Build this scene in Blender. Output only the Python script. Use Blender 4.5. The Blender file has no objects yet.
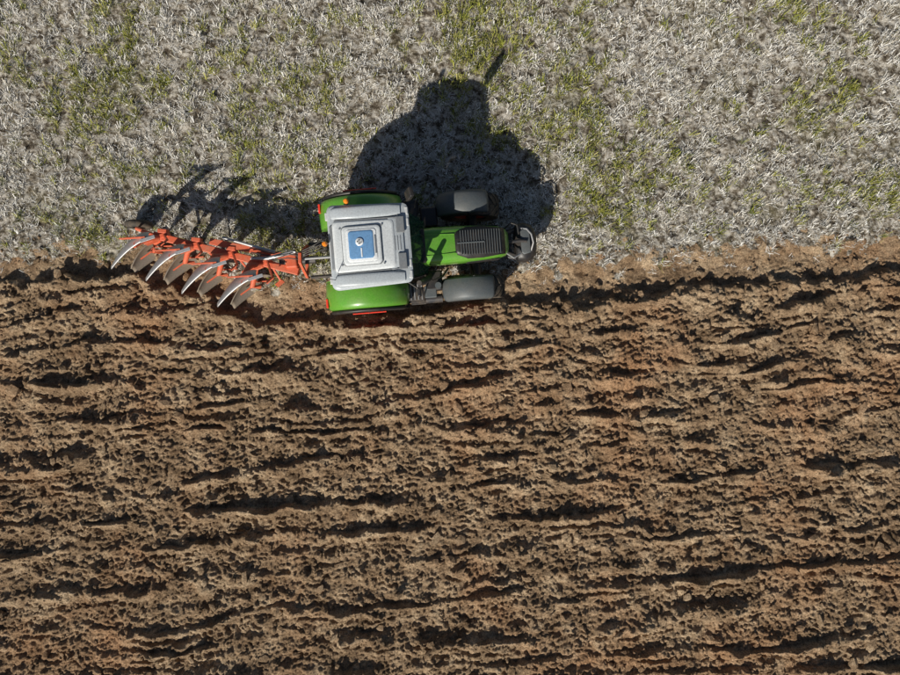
import bpy, bmesh, math, random
import numpy as np
from mathutils import Vector, Matrix
random.seed(4); rng=np.random.default_rng(11)
S=bpy.context.scene
S.view_settings.view_transform='Standard'; S.view_settings.look='None'; S.view_settings.exposure=0
def W(px,py): return ((px-450)/38.0,(337.5-py)/38.0)

# ------------------------------------------------------------ light
sd=Vector((0.67,1.29,-1.0)).normalized()
elev=math.asin(-sd.z); az=math.atan2(-sd.x,-sd.y)
w=bpy.data.worlds.new("World"); S.world=w; w.use_nodes=True
nt=w.node_tree; bg=nt.nodes['Background']; sky=nt.nodes.new('ShaderNodeTexSky')
sky.sky_type='NISHITA'; sky.sun_disc=False; sky.sun_elevation=elev; sky.sun_rotation=az%(2*math.pi)
nt.links.new(sky.outputs[0],bg.inputs[0]); bg.inputs[1].default_value=0.05
L=bpy.data.lights.new("sun",'SUN'); L.energy=5.0; L.angle=math.radians(0.5); L.color=(1,0.95,0.85)
lo=bpy.data.objects.new("sun",L); S.collection.objects.link(lo)
lo.rotation_euler=sd.to_track_quat('-Z','Y').to_euler(); lo.location=(-10,-18,20)
cam=bpy.data.cameras.new("camera"); co=bpy.data.objects.new("camera",cam); S.collection.objects.link(co)
co.location=(0,0,18); co.rotation_euler=(0,0,0); cam.sensor_width=36; cam.lens=36*18/23.68; cam.clip_end=5000
S.camera=co

# ------------------------------------------------------------ materials
def ramp(nt,fac,stops):
    r=nt.nodes.new('ShaderNodeValToRGB'); e=r.color_ramp.elements
    while len(e)<len(stops): e.new(0.5)
    for i,(p,c) in enumerate(stops): e[i].position=p; e[i].color=(*c,1)
    nt.links.new(fac,r.inputs[0]); return r.outputs[0]
def noise(nt,vec,scale,detail=4,rough=.6):
    n=nt.nodes.new('ShaderNodeTexNoise'); n.inputs['Scale'].default_value=scale
    n.inputs['Detail'].default_value=detail; n.inputs['Roughness'].default_value=rough
    nt.links.new(vec,n.inputs['Vector']); return n.outputs[0]
def mix(nt,fac,a,b,mode='MIX'):
    m=nt.nodes.new('ShaderNodeMix'); m.data_type='RGBA'; m.blend_type=mode
    if isinstance(fac,float): m.inputs[0].default_value=fac
    else: nt.links.new(fac,m.inputs[0])
    for k,v in ((6,a),(7,b)):
        if isinstance(v,tuple): m.inputs[k].default_value=(*v,1)
        else: nt.links.new(v,m.inputs[k])
    return m.outputs[2]
def base(name):
    m=bpy.data.materials.new(name); m.use_nodes=True; nt=m.node_tree
    return m,nt,nt.nodes['Principled BSDF']
def mat_soil():
    m,nt,p=base("soil"); g=nt.nodes.new('ShaderNodeNewGeometry').outputs['Position']
    a=ramp(nt,noise(nt,g,1.6,5,.70),[(0.34,(0.19,0.124,0.072)),(0.5,(0.355,0.245,0.150)),(0.66,(0.55,0.41,0.265))])
    red=ramp(nt,noise(nt,g,0.30,3),[(0.5,(0,0,0)),(0.72,(.7,.7,.7))])
    b=mix(nt,red,a,(0.43,0.235,0.122))
    f=ramp(nt,noise(nt,g,26,4,.8),[(0.36,(0.38,0.36,0.34)),(0.49,(.95,.95,.95)),(0.63,(1.5,1.5,1.52))])
    c=mix(nt,1.0,b,f,'MULTIPLY')
    nt.links.new(c,p.inputs['Base Color']); p.inputs['Roughness'].default_value=.95
    p.inputs['Specular IOR Level'].default_value=.12
    bp=nt.nodes.new('ShaderNodeBump'); bp.inputs['Strength'].default_value=1; bp.inputs['Distance'].default_value=.055
    nt.links.new(noise(nt,g,26,5,.85),bp.inputs['Height']); nt.links.new(bp.outputs[0],p.inputs['Normal'])
    return m
def mat_stubsoil():
    m,nt,p=base("stubble_soil"); g=nt.nodes.new('ShaderNodeNewGeometry').outputs['Position']
    a=ramp(nt,noise(nt,g,4.5,6,.82),[(0.40,(0.06,0.046,0.032)),(0.48,(0.22,0.185,0.14)),(0.57,(0.56,0.52,0.455))])
    grn=ramp(nt,noise(nt,g,0.5,4),[(0.52,(0,0,0)),(0.7,(.4,.4,.4))])
    c=mix(nt,grn,a,(0.17,0.165,0.07))
    nt.links.new(c,p.inputs['Base Color']); p.inputs['Roughness'].default_value=1
    p.inputs['Specular IOR Level'].default_value=.1
    bp=nt.nodes.new('ShaderNodeBump'); bp.inputs['Strength'].default_value=.9; bp.inputs['Distance'].default_value=.05
    nt.links.new(noise(nt,g,22,5,.85),bp.inputs['Height']); nt.links.new(bp.outputs[0],p.inputs['Normal'])
    return m
def mat_attr():
    m,nt,p=base("plant_blades"); a=nt.nodes.new('ShaderNodeAttribute'); a.attribute_name='Col'
    nt.links.new(a.outputs['Color'],p.inputs['Base Color']); p.inputs['Roughness'].default_value=.75
    p.inputs['Specular IOR Level'].default_value=.2
    return m
def paint(name,c,rough=.35,metal=0,dust=.25,coat=0,dustcol=(0.33,0.24,0.15)):
    m,nt,p=base(name); tc=nt.nodes.new('ShaderNodeTexCoord').outputs['Object']
    f=ramp(nt,noise(nt,tc,3.5,6,.7),[(0.4,(0,0,0)),(0.8,(dust*2,)*3)])
    f2=ramp(nt,noise(nt,tc,30,3,.7),[(0.3,(.8,.8,.8)),(0.7,(1.1,1.1,1.1))])
    cc=mix(nt,f,c,dustcol); cc=mix(nt,1.0,cc,f2,'MULTIPLY')
    nt.links.new(cc,p.inputs['Base Color']); p.inputs['Metallic'].default_value=metal
    r=nt.nodes.new('ShaderNodeMapRange'); r.inputs[3].default_value=rough; r.inputs[4].default_value=min(1,rough+.4)
    nt.links.new(f,r.inputs[0]); nt.links.new(r.outputs[0],p.inputs['Roughness'])
    if coat: p.inputs['Coat Weight'].default_value=coat
    return m
SOIL=mat_soil(); STUB=mat_stubsoil(); BL=mat_attr()
GREEN=paint("green_paint",(0.11,0.33,0.03),.3,0,.10,.5)
GREY=paint("roof_grey",(0.20,0.215,0.23),.4,0,.08)
LGREY=paint("roof_light",(0.44,0.48,0.51),.35,0,.08)
WHITE=paint("roof_white",(0.68,0.71,0.72),.3,0,.05)
BWHITE=paint("hatch_white",(0.80,0.82,0.83),.3,0,.02)
DGREY=paint("fender_plastic",(0.085,0.098,0.105),.5,0,.07)
BLACK=paint("black_plastic",(0.016,0.016,0.018),.45,0,.08)
TYRE=paint("tyre_rubber",(0.025,0.024,0.023),.8,0,.35)
RIM=paint("rim_red",(0.5,0.03,0.015),.4,0,.15)
PRED=paint("plough_red",(0.68,0.12,0.05),.5,0,.28)
STEEL=paint("worn_steel",(0.45,0.45,0.46),.42,.5,.15)
SOILSTEEL=paint("soiled_steel",(0.24,0.20,0.16),.7,.2,.5)
CHAS=paint("chassis_metal",(0.045,0.045,0.05),.5,.3,.2)
ORNG=paint("amber_lens",(0.85,0.25,0.02),.25,0,0)
RLENS=paint("red_lens",(0.85,0.06,0.03),.25,0,0)
LAMP=paint("lamp_lens",(0.8,0.8,0.78),.1,.3,0)
SEAT=paint("seat_cloth",(0.05,0.05,0.055),.9,0,0)
BLUEG=paint("hatch_glass",(0.20,0.40,0.68),.08,.2,0,1.0)
def glassmat():
    m,nt,p=base("cab_glass"); p.inputs['Base Color'].default_value=(0.02,0.07,0.045,1)
    p.inputs['Roughness'].default_value=.04; p.inputs['Alpha'].default_value=.5
    p.inputs['Specular IOR Level'].default_value=.8
    return m
GLASS=glassmat()

# ------------------------------------------------------------ noise fields (periodic 30 m tile)
N=1200; DX=.025
kx=np.fft.fftfreq(N,DX)[None,:]; ky=np.fft.fftfreq(N,DX)[:,None]
def band(seed,lx,ly):
    r=np.random.default_rng(seed).standard_normal((N,N))
    q=np.sqrt((kx*lx)**2+(ky*ly)**2)
    f=np.exp(-((q-.6)/.35)**2)
    f[0,0]=0
    o=np.fft.ifft2(np.fft.fft2(r)*f).real
    return (o/o.std()).astype(np.float32)
def frac(seed,beta,lmax,an=1.0,lmin=.04):
    r=np.random.default_rng(seed).standard_normal((N,N))
    q=np.sqrt((kx*an)**2+ky**2); q[0,0]=1
    f=1/np.maximum(q,1/lmax)**beta*np.exp(-(q*lmin)**2); f[0,0]=0
    o=np.fft.ifft2(np.fft.fft2(r)*f).real
    return (o/o.std()).astype(np.float32)
def samp(T,x,v):
    a=(x/DX)%N; b=(v/DX)%N
    i=np.floor(a).astype(np.int32); j=np.floor(b).astype(np.int32); fa=(a-i).astype(np.float32); fb=(b-j).astype(np.float32)
    i%=N; j%=N; i1=(i+1)%N; j1=(j+1)%N
    return (T[j,i]*(1-fa)+T[j,i1]*fa)*(1-fb)+(T[j1,i]*(1-fa)+T[j1,i1]*fa)*fb
T_warp=band(1,5,1.6); T_amp=band(2,1.3,.5); T_amp2=band(12,3.0,.8)
T_c1=band(3,.60,.34); T_c2=band(4,.24,.17); T_c3=band(5,.10,.085); T_f=frac(6,1.15,.6,1.0,.022)
T_e=band(7,1.2,1.2); T_s=frac(8,1.5,1.0); T_g=frac(9,1.7,5.0); T_e2=band(10,.35,.35); T_g2=frac(14,1.6,6.0)
T_st=band(15,.28,.9)
def sm(a,b,x):
    t=np.clip((x-a)/(b-a),0,1); return t*t*(3-2*t)
steps=[W(249,0)[0],W(215,0)[0],W(182,0)[0],W(149,0)[0]]
def edge(x):
    e=np.zeros_like(x)
    for s in steps: e=e+.40*(1-sm(s-.25,s+.25,x))
    return e
def vv(x,y): return y-.081*x-1.03
def fields(x,y):
    v=vv(x,y); e=edge(x)
    wob=.06*samp(T_e,x,v*0+3)+.045*samp(T_e2,x,v)
    w=v-e+wob
    far=1/(1+((np.maximum(np.abs(x),np.abs(y))/70)**2))
    # ploughed
    vw=v+.15*samp(T_warp,x,v)+.07*samp(T_amp2,x,v)+.04*samp(T_c1,x,v)
    ph=vw/.45; k=np.floor(ph); p=ph-k
    ra=np.sin(k*12.9898)*43758.5453; ra=ra-np.floor(ra)
    ra=np.where(k%2==0,.80+.4*ra,.2+.4*ra)
    prof=np.where(p<.72,sm(-.1,.72,p),1-sm(.72,1,p))
    A=.135*ra*np.clip(.78+.6*samp(T_amp,x,v)+.45*samp(T_amp2,x,v),.0,2.1)
    lump=np.maximum(samp(T_c1,x,v)-.3,0)
    c2=samp(T_c2,x,v)
    cl=.048*lump+.034*np.abs(c2)+.018*np.abs(samp(T_c3,x,v))
    rough=.019*samp(T_f,x,v)
    hp=A*prof+cl+rough
    # furrow
    bot=-.15+.4*cl+.6*rough
    crest=.06*np.exp(-((w+.42)/.13)**2)
    st=.018*samp(T_s,x,y)+.015*samp(T_e,x,y)
    h=hp+crest
    t1=sm(-.34,-.16,w); h=h*(1-t1)+bot*t1
    t2=sm(.36,.66,w); h=h*(1-t2)+(.18*cl+.6*rough*(w<1.6)+st)*t2
    return h*far,w,v
def height(x,y): return fields(np.asarray(x,dtype=np.float64),np.asarray(y,dtype=np.float64))[0]
def stubmask(x,y,w):   # >0 : stubble
    width=.72-.34*(1-sm(-9.5,-8,x))
    return w-width-.10*samp(T_e,x,y)-.15*samp(T_e2,x,y)-.07*samp(T_f,x,y)

# ------------------------------------------------------------ ground
def axis(lo,hi,d):
    c=list(np.arange(lo,hi+1e-6,d)); s=d; a=c[-1]
    o=[]
    while a<1500: s*=1.11; a+=s; o.append(a)
    s=d; a=c[0]; q=[]
    while a>-1500: s*=1.11; a-=s; q.append(a)
    return np.array(q[::-1]+c+o)
ax=axis(-12.6,12.6,.0225); ay=axis(-9.6,9.6,.0225)
X,Y=np.meshgrid(ax,ay); Z,Wd,V=fields(X,Y)
SM=stubmask(X,Y,Wd)
verts=np.stack([X,Y,Z],-1).reshape(-1,3).astype(np.float32)
nx=len(ax); ny=len(ay)
idx=np.arange(nx*ny).reshape(ny,nx)
q=np.stack([idx[:-1,:-1],idx[:-1,1:],idx[1:,1:],idx[1:,:-1]],-1).reshape(-1,4)
fm=(SM[:-1,:-1]>0).reshape(-1)
def npmesh(name,v,f,mat,col=None,smooth=True):
    me=bpy.data.meshes.new(name); k=f.shape[1]
    me.vertices.add(len(v)); me.vertices.foreach_set('co',np.ascontiguousarray(v,dtype=np.float32).ravel())
    me.loops.add(f.size); me.loops.foreach_set('vertex_index',np.ascontiguousarray(f,dtype=np.int32).ravel())
    me.polygons.add(len(f)); me.polygons.foreach_set('loop_start',np.arange(0,f.size,k,dtype=np.int32))
    me.polygons.foreach_set('loop_total',np.full(len(f),k,dtype=np.int32))
    me.polygons.foreach_set('use_smooth',np.full(len(f),smooth))
    if col is not None:
        a=me.color_attributes.new('Col','FLOAT_COLOR','POINT')
        a.data.foreach_set('color',np.concatenate([col,np.ones((len(col),1))],1).astype(np.float32).ravel())
    me.update(calc_edges=True); me.materials.append(mat)
    o=bpy.data.objects.new(name,me); S.collection.objects.link(o); return o
def sub(name,mask,mat):
    f=q[mask]; u,inv=np.unique(f,return_inverse=True)
    return npmesh(name,verts[u],inv.reshape(-1,4),mat)
sub("ploughed_field",~fm,SOIL); sub("stubble_field",fm,STUB)
del X,Y,Z,Wd,V,SM,verts,q

# ------------------------------------------------------------ clods
bm=bmesh.new(); bmesh.ops.create_icosphere(bm,subdivisions=1,radius=1)
iv=np.array([v.co[:] for v in bm.verts]); itf=np.array([[v.index for v in f.verts] for f in bm.faces]); bm.free()
n=20000
cx=rng.uniform(-13,13,n); cy=rng.uniform(-10,3.8,n); h,wd,_=fields(cx,cy)
k=(wd<.9)&((wd<-.1)|(rng.random(n)<.5)); cx,cy,h=cx[k],cy[k],h[k]; n=len(cx)
sz=np.clip(rng.lognormal(-3.70,.62,n),.010,.14)
jit=1+.35*rng.standard_normal((n,len(iv),1)).clip(-1.5,1.5)*.6
sc=sz[:,None,None]*np.stack([rng.uniform(.8,1.6,n),rng.uniform(.6,1.2,n),rng.uniform(.5,.9,n)],-1)[:,None,:]
pv=iv[None]*jit*sc; an=rng.uniform(0,6.28,n); c_,s_=np.cos(an)[:,None],np.sin(an)[:,None]
pv=np.stack([pv[...,0]*c_-pv[...,1]*s_,pv[...,0]*s_+pv[...,1]*c_,pv[...,2]],-1)
pv=pv+np.stack([cx,cy,h+sz*.3],-1)[:,None,:]
npmesh("soil_clods",pv.reshape(-1,3),(itf[None]+(np.arange(n)*len(iv))[:,None,None]).reshape(-1,3),SOIL,smooth=False)

# ------------------------------------------------------------ stubble / weeds
def blades(name,x,y,ln,wdt,lean,colr,az=None):
    n=len(x); h=height(x,y); az=rng.uniform(0,2*np.pi,n) if az is None else az
    d=np.stack([np.cos(az)*np.sin(lean),np.sin(az)*np.sin(lean),np.cos(lean)],-1)*ln[:,None]
    b=az+np.pi/2+rng.normal(0,.5,n); sd_=np.stack([np.cos(b),np.sin(b),np.zeros(n)],-1)*wdt[:,None]*.5
    P=np.stack([x,y,h-.005],-1)
    mid=P+d*.55
    v=np.stack([P-sd_*.7,P+sd_*.7,P+d+sd_*.5,P+d-sd_*.5],1)
    f=np.arange(n*4).reshape(n,4)
    c=np.repeat(colr[:,None,:],4,1).reshape(-1,3)
    return npmesh(name,v.reshape(-1,3),f,BL,c,smooth=False)
def tufts(nt_,per,xr,yr,spread,dens=None,rag=(-.38,.35)):
    x=rng.uniform(*xr,nt_); y=rng.uniform(*yr,nt_)
    _,w_,_=fields(x,y); m=stubmask(x,y,w_); keep=m>rng.uniform(*rag,nt_)
    if dens is not None: keep&=dens(x,y)>rng.random(nt_)
    x,y=x[keep],y[keep]
    X=np.repeat(x,per)+rng.normal(0,spread,len(x)*per); Y=np.repeat(y,per)+rng.normal(0,spread,len(x)*per)
    return X,Y,np.repeat(rng.random(len(x)),per)
core=((-13.3,13.3),(1.2,10.4))
ca,sa=math.cos(.45),math.sin(.45)
def streak(x,y): return samp(T_st,x*ca-y*sa,x*sa+y*ca)
def sdens(x,y): return np.clip(.52+.36*streak(x,y)+.22*samp(T_e2,x,y)+.16*samp(T_e,x,y)-.12*samp(T_g,x,y),.03,1)
x,y,t=tufts(34000,10,*core,.036,sdens); n=len(x)
pal=np.array([[.80,.77,.71],[.64,.59,.50],[.90,.88,.84],[.38,.32,.23],[.24,.22,.11]])
ci=rng.choice(5,n,p=[.33,.20,.32,.09,.06]); col=pal[ci]*rng.uniform(.88,1.04,(n,1))*(.84+.20*t[:,None]); col=np.clip(col,0,.9)
x2,y2,t2=tufts(7000,6,(-60,60),(1.2,70),.12,lambda a,b:((np.abs(a)>13.3)|(b>10.4)).astype(float)); n2=len(x2)
col2=pal[rng.choice(5,n2)]*rng.uniform(.8,1.0,(n2,1))
wd_=rng.uniform(.010,.019,n)*np.where(rng.random(n)<.25,1.6,1)
blades("stubble_straw",np.r_[x,x2],np.r_[y,y2],np.r_[rng.uniform(.04,.16,n)*(.6+.8*t),rng.uniform(.12,.26,n2)],
  np.r_[wd_,rng.uniform(.02,.04,n2)],np.r_[rng.uniform(.35,1.45,n),rng.uniform(.1,1.2,n2)],np.r_[col,col2])
def gd(x,y):
    g=samp(T_g,x,y)*.5+samp(T_g2,x*.7,y*.5)*.5
    for (a,b,sx,sy,am) in ((105,95,60,75,1.5),(250,70,40,60,.8),(140,15,40,30,.9),(600,110,70,50,.9),(760,190,110,28,1.3),(870,195,60,25,1.3),(480,20,50,25,.6),(60,225,60,14,.6)):
        c0,c1=W(a,b); g=g+am*np.exp(-((x-c0)/(sx/38))**2-((y-c1)/(sy/38))**2)
    return np.clip((g-.25)*.55+.28*streak(x,y)+.1*samp(T_e2,x,y),.02,1)
x,y,t=tufts(14500,13,*core,.045,gd); n=len(x)
pal=np.array([[.29,.31,.045],[.42,.41,.10],[.11,.14,.03],[.45,.40,.17]])
col=pal[rng.choice(4,n,p=[.32,.29,.22,.17])]*rng.uniform(.8,1.2,(n,1))*(.65+.5*t[:,None])
blades("green_weeds",x,y,rng.uniform(.08,.26,n),rng.uniform(.010,.024,n),rng.uniform(.2,1.2,n),col)

# ------------------------------------------------------------ mesh helpers
def finish(bm,name,mat,parent,smooth=False,bev=0,seg=2,mats=None):
    bmesh.ops.recalc_face_normals(bm,faces=bm.faces[:])
    me=bpy.data.meshes.new(name); bm.to_mesh(me); bm.free()
    for mm in (mats or [mat]): me.materials.append(mm)
    if smooth:
        for p in me.polygons: p.use_smooth=True
    o=bpy.data.objects.new(name,me); S.collection.objects.link(o); o.parent=parent
    if bev:
        b=o.modifiers.new('b','BEVEL'); b.width=bev; b.segments=seg; b.limit_method='ANGLE'; b.angle_limit=math.radians(35)
    return o
def box(name,c,s,mat,parent,bev=.02,rot=(0,0,0),taper=None):
    bm=bmesh.new(); bmesh.ops.create_cube(bm,size=1)
    for v in bm.verts:
        v.co=Vector((v.co.x*s[0],v.co.y*s[1],v.co.z*s[2]))
        if taper and v.co.z>0: v.co.x*=taper[0]; v.co.y*=taper[1]
    o=finish(bm,name,mat,parent,True if bev else False,bev,3); o.location=c; o.rotation_euler=rot
    if bev:
        o.modifiers.new('w','WEIGHTED_NORMAL')
    return o
def tube(name,pts,r,mat,parent,seg=12):
    bm=bmesh.new(); pts=[Vector(p) for p in pts]; rings=[]
    for i,p in enumerate(pts):
        d=(pts[min(i+1,len(pts)-1)]-pts[max(i-1,0)]).normalized()
        a=d.cross(Vector((0,0,1)) if abs(d.z)<.9 else Vector((1,0,0))).normalized(); b=d.cross(a)
        rr=r[i] if isinstance(r,(list,tuple)) else r
        rings.append([bm.verts.new(p+(a*math.cos(t)+b*math.sin(t))*rr) for t in [2*math.pi*k/seg for k in range(seg)]])
    for A,B in zip(rings,rings[1:]):
        for k in range(seg): bm.faces.new((A[k],A[(k+1)%seg],B[(k+1)%seg],B[k]))
    bm.faces.new(rings[0]); bm.faces.new(rings[-1])
    o=finish(bm,name,mat,parent,True)
    e=o.modifiers.new('e','EDGE_SPLIT'); e.split_angle=math.radians(50); return o
def beam(name,a,b,wd,ht,mat,parent,bev=.012):
    a=Vector(a); b=Vector(b); d=b-a; o=box(name,(a+b)/2,(d.length,wd,ht),mat,parent,bev)
    o.rotation_euler=d.to_track_quat('X','Z').to_euler(); return o
def empty(name,loc,rot=(0,0,0)):
    o=bpy.data.objects.new(name,None); S.collection.objects.link(o); o.location=loc; o.rotation_euler=rot; return o
def lathe(bm,prof,seg,mi=0,closed=False):
    rings=[[bm.verts.new((r*math.cos(2*math.pi*k/seg),yv,r*math.sin(2*math.pi*k/seg))) for k in range(seg)] for r,yv in prof]
    prs=list(zip(rings,rings[1:]))
    if closed: prs.append((rings[-1],rings[0]))
    for A,B in prs:
        for k in range(seg):
            f=bm.faces.new((A[k],A[(k+1)%seg],B[(k+1)%seg],B[k])); f.material_index=mi
def wheel(name,c,R,wd,rr,side,parent,steer=0):
    bm=bmesh.new(); h=wd/2; s=side
    lathe(bm,[(rr,-h*.8),(rr+.03,-h*.92),(R*.82,-h),(R*.93,-h*.95),(R*.965,-h*.7),(R*.975,0),(R*.965,h*.7),(R*.93,h*.95),(R*.82,h),(rr+.03,h*.92),(rr,h*.8)],56,0)
    nl=22
    for i in range(nl*2):
        sg=1 if i%2 else -1
        a0=2*math.pi*i/(nl*2)
        a1=a0+.30*(.95/R)
        def P(r,a,yv): return Vector((r*math.cos(a),yv,r*math.sin(a)))
        hw=.028/R*1.3
        lo=[]
        for (a,yv,rb,rt) in ((a0,0,R*.96,R*1.0),(a0*.5+a1*.5,sg*h*.55,R*.95,R*1.0),(a1,sg*h*.98,R*.88,R*.975)):
            lo.append((P(rb,a-hw,yv),P(rb,a+hw,yv),P(rt,a+hw*.8,yv),P(rt,a-hw*.8,yv)))
        rg=[[bm.verts.new(p) for p in l] for l in lo]
        for A,B in zip(rg,rg[1:]):
            for k in range(4): bm.faces.new((A[k],A[(k+1)%4],B[(k+1)%4],B[k]))
        bm.faces.new(rg[0]); bm.faces.new(rg[-1])
    lathe(bm,[(rr,-h*.8),(rr*.96,-h*.7),(rr*.9,0),(rr*.9,s*h*.2),(rr*.35,s*h*.28),(rr*.33,s*h*.55),(.001,s*h*.58)],40,1)
    lathe(bm,[(rr*.90,s*h*.2),(rr*.95,s*h*.75),(rr+.012,s*h*.86),(rr+.02,s*h*.8)],40,1)
    for k in range(8):
        a=2*math.pi*k/8
        M=Matrix.Translation((rr*.45*math.cos(a),s*h*.3,rr*.45*math.sin(a)))@Matrix.Rotation(math.pi/2,4,'X')
        r=bmesh.ops.create_cone(bm,cap_ends=True,segments=6,radius1=.02,radius2=.02,depth=.06,matrix=M)
    o=finish(bm,name,None,parent,True,mats=[TYRE,RIM]); o.location=c; o.rotation_euler=(0,random.random(),steer)
    e=o.modifiers.new('e','EDGE_SPLIT'); e.split_angle=math.radians(35)
    return o
def fender(name,c,R,y0,y1,a0,a1,mat,parent,th=.03,drop=.0,lip=None):
    bm=bmesh.new(); n=22; rows=[]
    ys=[y0,y0+(y1-y0)*.08,y0+(y1-y0)*.5,y0+(y1-y0)*.80,y0+(y1-y0)*.93,y1]; dz=[-.04,0,.02,.0,-.04,-.12-drop]
    for i in range(n+1):
        a=math.radians(a0+(a1-a0)*i/n)
        row=[]
        for yv,d in zip(ys,dz):
            r=R+d; row.append(bm.verts.new((r*math.cos(a),yv,r*math.sin(a))))
        rows.append(row)
    for A,B in zip(rows,rows[1:]):
        for k in range(len(ys)-1):
            f=bm.faces.new((A[k],A[k+1],B[k+1],B[k])); f.material_index=1 if (lip and k==len(ys)-2) else 0
    o=finish(bm,name,mat,parent,True,mats=[mat,lip or mat]); o.location=c
    s=o.modifiers.new('s','SOLIDIFY'); s.thickness=th; return o
def loft(name,secs,mat,parent,n=32):
    bm=bmesh.new(); rings=[]
    for (x,hw,zb,zt,ex) in secs:
        zc=(zb+zt)/2; hh=(zt-zb)/2; ring=[]
        for k in range(n):
            t=2*math.pi*(k+.5)/n; c=math.cos(t); s=math.sin(t)
            ring.append(bm.verts.new((x,hw*math.copysign(abs(c)**(2/ex),c),zc+hh*math.copysign(abs(s)**(2/ex),s))))
        rings.append(ring)
    for A,B in zip(rings,rings[1:]):
        for k in range(n): bm.faces.new((A[k],A[(k+1)%n],B[(k+1)%n],B[k]))
    bm.faces.new(rings[0]); bm.faces.new(rings[-1])
    o=finish(bm,name,mat,parent,True); e=o.modifiers.new('e','EDGE_SPLIT'); e.split_angle=math.radians(48); return o
def poly(name,pts,mat,parent,th=.02):
    bm=bmesh.new(); bm.faces.new([bm.verts.new(p) for p in pts]); o=finish(bm,name,mat,parent)
    if th: s=o.modifiers.new('s','SOLIDIFY'); s.thickness=th; s.offset=0
    return o
def rrect(name,cx,cy,z0,z1,lx,ly,rad,mat,parent,inset=.04,chx=0,droop=0):
    """rounded plan slab with a soft top edge; chx trims the front width, droop lowers the front"""
    bm=bmesh.new()
    def ring(z,ins,dr=0):
        out=[]
        for (sx,sy,a0) in ((1,1,0),(-1,1,90),(-1,-1,180),(1,-1,270)):
            r=rad
            ex=(lx/2-ins-r)*sx; ey=(ly/2-ins-r)*sy
            if sx>0: ey-=chx*sy
            for k in range(7):
                a=math.radians(a0+15*k); xx=ex+r*math.cos(a)
                out.append(bm.verts.new((cx+xx,cy+ey+r*math.sin(a),z-(dr if xx>0 else 0))))
        return out
    rs=[ring(z0,inset*.6),ring(z0+(z1-z0)*.3,0),ring(z0+(z1-z0)*.65,.0,droop*.5),ring(z1-(z1-z0)*.1,inset*.45,droop),ring(z1,inset,droop)]
    for A,B in zip(rs,rs[1:]):
        for k in range(len(A)): bm.faces.new((A[k],A[(k+1)%len(A)],B[(k+1)%len(A)],B[k]))
    bm.faces.new(rs[0]); bm.faces.new(rs[-1])
    o=finish(bm,name,mat,parent,True); e=o.modifiers.new('e','EDGE_SPLIT'); e.split_angle=math.radians(50); return o

# ------------------------------------------------------------ tractor
tx,ty=W(371,258)
T=empty("tractor",(tx,ty,-.05),(math.radians(1.7),0,math.radians(4.6)))
for s,nm in ((1,'left'),(-1,'right')):
    wheel("rear_wheel_"+nm,(0,s*1.07,.98),.98,.68,.56,s,T)
    wheel("front_wheel_"+nm,(2.66,s*1.0,.74),.74,.56,.40,s,T,math.radians(-4))
    fender("rear_fender_"+nm,(0,0,.98),1.07,s*.62,s*1.36,22,165,GREEN,T,.03,.0,GREEN)
    fender("fender_rubber_"+nm,(0,0,.98),.985,s*1.345,s*1.44,25,160,BLACK,T,.02)
    poly("fender_inner_"+nm,[(math.cos(math.radians(a))*1.06,s*.63,.98+math.sin(math.radians(a))*1.06) for a in range(22,166,13)]+[(-.7,s*.63,1.0),(.7,s*.63,1.0)],GREEN,T)
    fender("front_fender_"+nm,(2.55,0,.72),.84,s*.76,s*1.34,50,150,DGREY,T,.025)
    tube("fender_bracket_"+nm,[(2.6,s*.5,.9),(2.6,s*.72,1.3),(2.6,s*.78,1.53)],.03,BLACK,T)
    box("rear_lamp_"+nm,(-1.0,s*1.15,1.42),(.05,.22,.12),RLENS,T,.01)
    box("fender_reflector_"+nm,(.05,s*1.46,1.82),(.80,.03,.06),RLENS,T,.01)
    for j in range(3): box("reflector_mount_%s_%d"%(nm,j),(-.25+.3*j,s*1.44,1.80),(.04,.05,.10),BLACK,T,.005)
    box("cab_step_upper_"+nm,(1.12,s*1.02,1.12),(.42,.44,.05),CHAS,T,.01)
    box("cab_step_mid_"+nm,(1.15,s*1.1,.82),(.40,.38,.04),CHAS,T,.01)
    box("cab_step_low_"+nm,(1.18,s*1.16,.52),(.38,.34,.04),CHAS,T,.01)
    for dx in (-.19,.21): tube("step_rail_%s_%d"%(nm,dx>0),[(1.14+dx,s*1.24,.5),(1.12+dx,s*1.22,1.15),(1.1+dx,s*.95,1.6)],.018,CHAS,T,8)
    box("side_tank_"+nm,(1.62,s*.78,.95),(.42,.5,.5),BLACK,T,.06)
box("battery_box",(1.52,-1.05,1.02),(.3,.3,.34),DGREY,T,.03)
tube("air_tank",[(1.38,-1.22,.95),(1.8,-1.22,.95)],.11,CHAS,T)
tube("filter_can",[(1.72,-.92,1.1),(1.72,-.92,1.42)],.08,DGREY,T)
for k in range(5): beam("step_tread_%d"%k,(.94+.09*k,-.83,1.155),(.94+.09*k,-1.22,1.155),.025,.02,STEEL,T,.003)
tube("hose_a",[(1.4,-.62,1.2),(1.6,-.8,1.45),(1.85,-.7,1.25),(2.0,-.5,1.1)],.025,BLACK,T,8)
tube("exhaust_pipe",[(1.55,-.62,1.0),(1.5,-.74,1.5),(1.38,-.84,2.0),(1.32,-.9,2.85)],[.07,.08,.08,.055],CHAS,T)
box("transmission",(.4,0,.92),(2.0,.62,.62),CHAS,T,.08)
box("engine_block",(2.2,0,.92),(1.9,.5,.6),CHAS,T,.06)
tube("rear_axle",[(0,-.95,.98),(0,-.4,.98),(0,.4,.98),(0,.95,.98)],[.16,.22,.22,.16],CHAS,T,20)
tube("front_axle",[(2.68,-.9,.72),(2.68,-.3,.7),(2.68,.3,.7),(2.68,.9,.72)],[.12,.15,.15,.12],CHAS,T,16)
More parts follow.
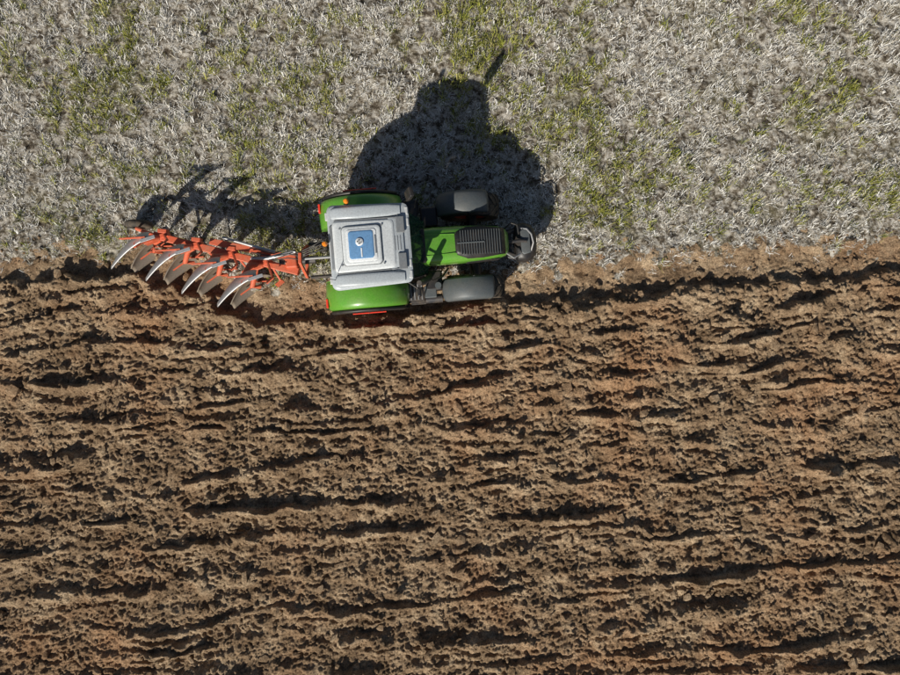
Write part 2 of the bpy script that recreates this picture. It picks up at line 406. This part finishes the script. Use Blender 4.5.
# hood
HS=[(1.42,.43,1.15,2.02,4),(1.7,.445,1.12,2.03,4.2),(2.3,.44,1.05,1.98,4.2),(2.9,.41,.98,1.90,4),(3.25,.38,.95,1.80,3.6),(3.42,.33,.98,1.66,3),(3.50,.24,1.05,1.50,2.6)]
loft("hood",HS,GREEN,T)
def hz(x):
    for a,b in zip(HS,HS[1:]):
        if a[0]<=x<=b[0]: return a[3]+(b[3]-a[3])*(x-a[0])/(b[0]-a[0])
    return 2.0
bm=bmesh.new(); g=[]
for i in range(14):
    x=2.20+1.20*i/13; hw=(.26+.11*min(1,i/3)) if i<3 else .375-.07*max(0,(i-7)/6)
    g.append([bm.verts.new((x,hw*t,hz(x)+.014-.03*abs(t)**3)) for t in (-1,-.6,0,.6,1)])
for A,B_ in zip(g,g[1:]):
    for j in range(4): bm.faces.new((A[j],A[j+1],B_[j+1],B_[j]))
o=finish(bm,"hood_grille_panel",BLACK,T,True); o.modifiers.new('s','SOLIDIFY').thickness=.03
for k in range(16):
    x=2.34+.062*k; beam("hood_slat_%d"%k,(x,-.29,hz(x)+.020),(x,.29,hz(x)+.020),.018,.02,DGREY,T,.004)
beam("hood_spine",(2.25,0,hz(2.25)+.02),(2.9,0,hz(2.9)+.03),.035,.03,DGREY,T,.01)
beam("hood_crease_l",(1.5,.25,2.03),(2.2,.22,1.998),.02,.02,GREEN,T,.006)
beam("hood_crease_r",(1.5,-.25,2.03),(2.2,-.22,1.998),.02,.02,GREEN,T,.006)
box("hood_cowl",(1.40,0,2.0),(.20,.80,.10),BLACK,T,.03)
for s in (1,-1):
    box("side_grille_%d"%s,(2.85,s*.415,1.42),(.8,.03,.4),BLACK,T,.01,(0,.06,s*-.04))
    box("headlamp_%d"%s,(3.42,s*.2,1.45),(.08,.16,.12),LAMP,T,.03)
box("front_grille",(3.49,0,1.2),(.05,.36,.34),BLACK,T,.02)
box("front_support",(3.42,0,.85),(.42,.5,.42),CHAS,T,.05)
for s in (1,-1):
    tube("front_link_arm_%d"%s,[(3.5,s*.3,.75),(3.85,s*.38,.85),(4.15,s*.40,.72)],[.06,.05,.05],CHAS,T)
    tube("front_ram_%d"%s,[(3.45,s*.22,1.15),(3.9,s*.36,.84)],.04,CHAS,T)
loft("front_weight",[(3.70,.36,.62,1.05,3),(3.76,.47,.55,1.12,3),(3.95,.50,.55,1.14,3),(4.12,.44,.58,1.10,2.8),(4.20,.34,.62,1.04,2.6),(4.25,.2,.68,.96,2.4)],BLACK,T)
loft("weight_plate",[(3.84,.26,1.12,1.17,3),(3.9,.32,1.12,1.19,3),(4.06,.28,1.12,1.17,3)],DGREY,T)
tube("front_toplink",[(3.46,0,1.3),(3.8,.02,1.22),(3.98,0,1.2)],.04,CHAS,T)
tube("weight_hoop",[(3.86,.34,1.10),(4.0,.30,1.2),(4.10,.16,1.22),(4.14,-.05,1.2),(4.08,-.24,1.1)],.022,STEEL,T)
tube("front_hose",[(3.4,.3,1.2),(3.6,.45,1.4),(3.75,.4,1.35),(3.8,.2,1.15)],.022,BLACK,T,8)
tube("front_hose_b",[(3.45,-.25,1.2),(3.62,-.4,1.36),(3.8,-.3,1.2)],.022,STEEL,T,8)
# cab lower body and glass
box("cab_floor",(.42,0,1.28),(1.75,1.24,.12),BLACK,T,.03)
B=[(-.42,.80,1.3),(1.38,.62,1.3)]; TP=[(-.46,.86,2.92),(1.02,.80,2.92)]
def c4(s): return (Vector((B[0][0],s*B[0][1],1.3)),Vector((B[1][0],s*B[1][1],1.3)),Vector((TP[1][0],s*TP[1][1],2.92)),Vector((TP[0][0],s*TP[0][1],2.92)))
for s,nm in ((1,'left'),(-1,'right')):
    a,b,c,d=c4(s); poly("side_glass_"+nm,[a,b,c,d],GLASS,T,.008)
    tube("a_pillar_"+nm,[b,c],.04,BLACK,T); tube("c_pillar_"+nm,[a,d],.05,BLACK,T); tube("sill_"+nm,[a,b],.04,BLACK,T)
    m0=a.lerp(b,.4); m1=d.lerp(c,.4); tube("b_pillar_"+nm,[m0,m1],.035,BLACK,T)
l=c4(1); r=c4(-1)
poly("windscreen",[l[1]+Vector((.12,0,.35)),Vector((1.62,0,1.65)),r[1]+Vector((.12,0,.35)),r[2],Vector((1.13,0,2.92)),l[2]],GLASS,T,.008)
poly("rear_glass",[l[0],r[0],r[3],l[3]],GLASS,T,.008)
box("dashboard",(1.28,0,1.85),(.3,.62,.3),BLACK,T,.06)
tube("wiper",[(1.60,.05,1.7),(1.42,.25,2.2)],.012,BLACK,T,6)
box("seat_base",(.30,0,1.6),(.5,.5,.16),SEAT,T,.05); box("seat_back",(.06,0,1.95),(.14,.48,.65),SEAT,T,.05,(0,-.15,0))
box("armrest",(.38,-.33,1.85),(.42,.12,.1),SEAT,T,.03)
bm=bmesh.new(); lathe(bm,[(.18,0),(.2,.015),(.22,0),(.2,-.015)],28,0,True)
o=finish(bm,"steering_wheel",BLACK,T,True); o.location=(.86,0,2.05); o.rotation_euler=(math.pi/2,-.5,0)
tube("steering_column",[(1.1,0,1.6),(.88,0,2.02)],.035,BLACK,T)
# roof
RC=.31
rrect("roof_shell",RC,0,2.88,3.02,1.80,1.88,.15,LGREY,T,.07,.06,.04)
for s in (1,-1):
    loft("roof_bolster_%d"%s,[(RC-.80,.10,2.98,3.04,3),(RC-.72,.13,2.98,3.09,3),(RC-.2,.14,2.98,3.11,3),(RC+.45,.13,2.98,3.08,3),(RC+.72,.10,2.96,3.02,3)],LGREY,T).location=(0,s*.735,0)
    box("roof_corner_vent_%d"%s,(RC+.70,s*.40,3.045),(.18,.36,.04),GREY,T,.015,(0,.12,0))
    for j in (0,1): box("work_lamp_%d_%d"%(s,j),(RC+.85,s*(.70-.25*j),2.93),(.08,.18,.10),LAMP,T,.02)
    box("rear_work_lamp_%d"%s,(RC-.90,s*.70,2.94),(.08,.18,.10),LAMP,T,.02)
    beam("roof_seam_%d"%s,(RC-.74,s*.585,3.075),(RC+.62,s*.56,3.05),.022,.02,GREY,T,.004)
rrect("roof_crown",RC-.12,0,3.0,3.10,1.34,1.14,.10,WHITE,T,.05,.03,.02)
rrect("roof_front_deck",RC+.58,0,2.98,3.06,.34,1.16,.06,LGREY,T,.03,.03,.03)
rrect("roof_rear_deck",RC-.78,0,2.98,3.05,.16,1.0,.05,GREY,T,.02)
for k in range(4): beam("roof_front_rib_%d"%k,(RC+.50+.06*k,-.16,3.045-.005*k),(RC+.50+.06*k,.16,3.045-.005*k),.018,.02,GREY,T,.004)
rrect("hatch_gasket",RC-.16,0,3.09,3.115,.88,.88,.09,GREY,T,.01)
rrect("hatch_frame",RC-.16,0,3.10,3.15,.84,.84,.09,WHITE,T,.05)
rrect("hatch_inner",RC-.16,0,3.145,3.165,.66,.70,.07,BWHITE,T,.01)
rrect("hatch_glass",RC-.17,.01,3.158,3.185,.54,.60,.06,BLUEG,T,.03)
rrect("hatch_white_dome",RC-.20,.07,3.18,3.22,.17,.17,.08,BWHITE,T,.03)  # small white raised spot set on the hatch glass
beam("hatch_glass_bar",(RC-.17,-.26,3.188),(RC-.17,-.06,3.188),.03,.015,BWHITE,T,.004)
beam("hatch_handle",(RC+.14,-.2,3.165),(RC+.14,.2,3.165),.03,.03,GREY,T,.008)
for (dx,dy) in ((-.5,-.4),(-.5,.4),(.42,-.42),(.42,.42)):
    tube("roof_bolt",[(RC-.12+dx,dy,3.08),(RC-.12+dx,dy,3.112)],.022,GREY,T,10)
for (bx,by) in ((-.12,.99),(-.66,.1)):
    tube("beacon_stem",[(bx,by-.12,2.93),(bx,by,2.96),(bx,by,3.04)],.018,BLACK,T,8)
    tube("beacon_lens",[(bx,by,3.03),(bx,by,3.07),(bx,by,3.15),(bx,by,3.18)],[.05,.06,.055,.03],ORNG,T,16)
tube("mirror_arm_left",[(1.08,.86,2.75),(1.20,.94,2.9),(1.25,1.02,3.2)],.022,BLACK,T,8)
box("mirror_head_left",(1.27,1.02,3.16),(.10,.22,.50),BLACK,T,.03,(0,0.25,.2))
tube("mirror_arm_right",[(1.08,-.86,2.7),(1.28,-1.02,2.72)],.022,BLACK,T,8)
box("mirror_head_right",(1.30,-1.10,2.55),(.08,.20,.40),BLACK,T,.03)
tube("antenna",[(-.5,-.7,3.0),(-.55,-.7,3.5)],.008,BLACK,T,6)
# rear linkage
for s in (1,-1):
    tube("lower_link_%d"%s,[(-.3,s*.32,.6),(-1.0,s*.42,.55),(-1.5,s*.42,.62)],.045,CHAS,T)
    tube("lift_rod_%d"%s,[(-.45,s*.38,1.3),(-.95,s*.42,.58)],.03,STEEL,T)
    tube("lift_ram_%d"%s,[(-.3,s*.3,.8),(-.5,s*.36,1.3)],.05,CHAS,T)
tube("top_link",[(-.45,0,1.15),(-1.55,0,1.25)],[.04,.035],STEEL,T)
box("coupler_block",(-.48,.28,1.3),(.2,.3,.22),CHAS,T,.03)
for k in range(4): tube("hose_%d"%k,[(-.5,.2+.05*k,1.35),(-.9,.15+.09*k,1.65-.05*k),(-1.3,.1+.05*k,1.45),(-1.7,.0+.04*k,1.3)],.016,BLACK,T,8)

# ------------------------------------------------------------ plough
px_,py_=W(305,268)
P=empty("reversible_plough",(px_,py_,0),(0,0,0))
def pl(a,b,z): u=W(a,b); return Vector((u[0]-px_,u[1]-py_,z))
ZC=.84
f0=pl(306,275,ZC); f1=pl(168,240,ZC)
beam("main_beam",f0,f1,.18,.17,PRED,P,.02)
beam("frame_brace",pl(300,262,ZC+.05),pl(222,246,ZC+.05),.16,.10,PRED,P)
beam("frame_link",pl(245,250,ZC+.06),pl(240,258,ZC+.02),.09,.08,PRED,P)
box("turnover_head",pl(300,265,ZC),(.30,.36,.40),PRED,P,.05,(0,0,.1))
tube("turnover_shaft",[pl(288,266,ZC),pl(322,263,ZC)],.10,CHAS,P,20)
for s in (1,-1):
    beam("headstock_leg_%d"%s,pl(312,264-s*15,.58),pl(311,264-s*4,1.30),.07,.08,PRED,P)
beam("headstock_crossbar",pl(312,248,.6),pl(312,280,.6),.08,.10,PRED,P)
beam("headstock_top",pl(311,259,1.3),pl(311,269,1.3),.08,.12,PRED,P)
tube("turnover_ram",[pl(306,257,1.2),pl(280,263,1.1),pl(262,263,1.0)],[.05,.05,.03],STEEL,P)
tube("width_ram",[pl(285,257,1.0),pl(235,243,1.0)],[.045,.03],STEEL,P)
for k in range(3): tube("plough_hose_%d"%k,[pl(312,259+3*k,1.25),pl(300,256+4*k,1.35),pl(285,259+3*k,1.15),pl(262,253+4*k,1.0)],.014,BLACK,P,8)
bd=(f1-f0)
def board(name,o,up,mat=STEEL):
    """mouldboard: o = share tip (plan), sweeping back (-x) and to the furrow side (-y), crescent outline"""
    bm=bmesh.new(); nt_,ns=18,8; g=[]
    for i in range(nt_+1):
        t=i/nt_; bx=-.02-1.02*t; by=-.02-.34*t-.36*t**2; bz=.02+.26*t**1.5
        wdt=.10+.50*math.sin(math.pi*min(1,(t*.8+.12)))**.8
        row=[]; x,y,z=bx,by,bz
        for j in range(ns+1):
            s=j/ns; row.append(bm.verts.new((x,y,z)))
            ang=math.radians(18+70*s+20*t*s)
            st=wdt/ns; hx=math.cos(ang)*st
            x+=hx*-.25; y+=hx*.95; z+=math.sin(ang)*st
        g.append(row)
    for A,B_ in zip(g,g[1:]):
        for j in range(ns): bm.faces.new((A[j],A[j+1],B_[j+1],B_[j]))
    for v in bm.verts:
        if up: v.co.z=2*ZC-v.co.z
        else: v.co.z-=.16
    obj=finish(bm,name,mat,P,True); obj.location=(o.x,o.y,0)
    s=obj.modifiers.new('s','SOLIDIFY'); s.thickness=.022; return obj
tips=[(275,282),(242,270),(209,258),(177,247)]
for i,(a,b) in enumerate(tips):
    o=pl(a,b,0); bt=(o.x-f0.x)/(bd.x); at=f0+bd*bt; root=Vector((at.x,at.y,ZC))
    beam("leg_clamp_%d"%i,root+Vector((.14,.08,0)),root+Vector((-.46,-.14,0)),.11,.24,PRED,P)
    beam("beam_bracket_%d"%i,root+Vector((.12,.14,.03)),root+Vector((-.10,.16,.03)),.10,.20,PRED,P)
    for up in (0,1):
        sg=1 if up else -1
        board("mouldboard_%d_%d"%(i,up),o,up,STEEL if up else SOILSTEEL)
        tube("leg_%d_%d"%(i,up),[root+Vector((-.10,-.02,sg*.08)),root+Vector((-.34,-.08,sg*.30)),Vector((o.x-.50,o.y-.14,ZC+sg*.52)),Vector((o.x-.36,o.y-.14,ZC+sg*.74))],[.075,.075,.07,.05],PRED,P,8)
        beam("landside_%d_%d"%(i,up),Vector((o.x-.1,o.y+.02,ZC+sg*.78)),Vector((o.x-.72,o.y-.02,ZC+sg*.78)),.03,.11,PRED,P,.005)
        beam("share_point_%d_%d"%(i,up),Vector((o.x+.14,o.y+.03,ZC+sg*.84)),Vector((o.x-.22,o.y-.08,ZC+sg*.81)),.08,.025,STEEL,P,.005)
        beam("board_stay_%d_%d"%(i,up),Vector((o.x-.46,o.y-.12,ZC+sg*.50)),Vector((o.x-.80,o.y-.36,ZC+sg*.50)),.035,.035,PRED,P,.005)
        beam("skimmer_arm_%d_%d"%(i,up),root+Vector((.05,.05,sg*.1)),Vector((o.x+.26,o.y-.0,ZC+sg*.40)),.05,.06,PRED,P,.01)
        box("skimmer_%d_%d"%(i,up),Vector((o.x+.22,o.y-.06,ZC+sg*.48)),(.22,.03,.16),PRED,P,.01,(sg*.5,0,.7))
rw=pl(150,235,.0)
tube("depth_wheel_arm",[Vector((f1.x,f1.y,ZC)),Vector((rw.x,rw.y+.05,.75)),Vector((rw.x-.15,rw.y+.12,.34))],.05,PRED,P)
bm=bmesh.new(); lathe(bm,[(.16,-.08),(.28,-.09),(.33,-.05),(.34,0),(.33,.05),(.28,.09),(.16,.08),(.02,.05)],32)
o=finish(bm,"depth_wheel",TYRE,P,True); o.location=(rw.x-.15,rw.y+.22,.30)
print("done")
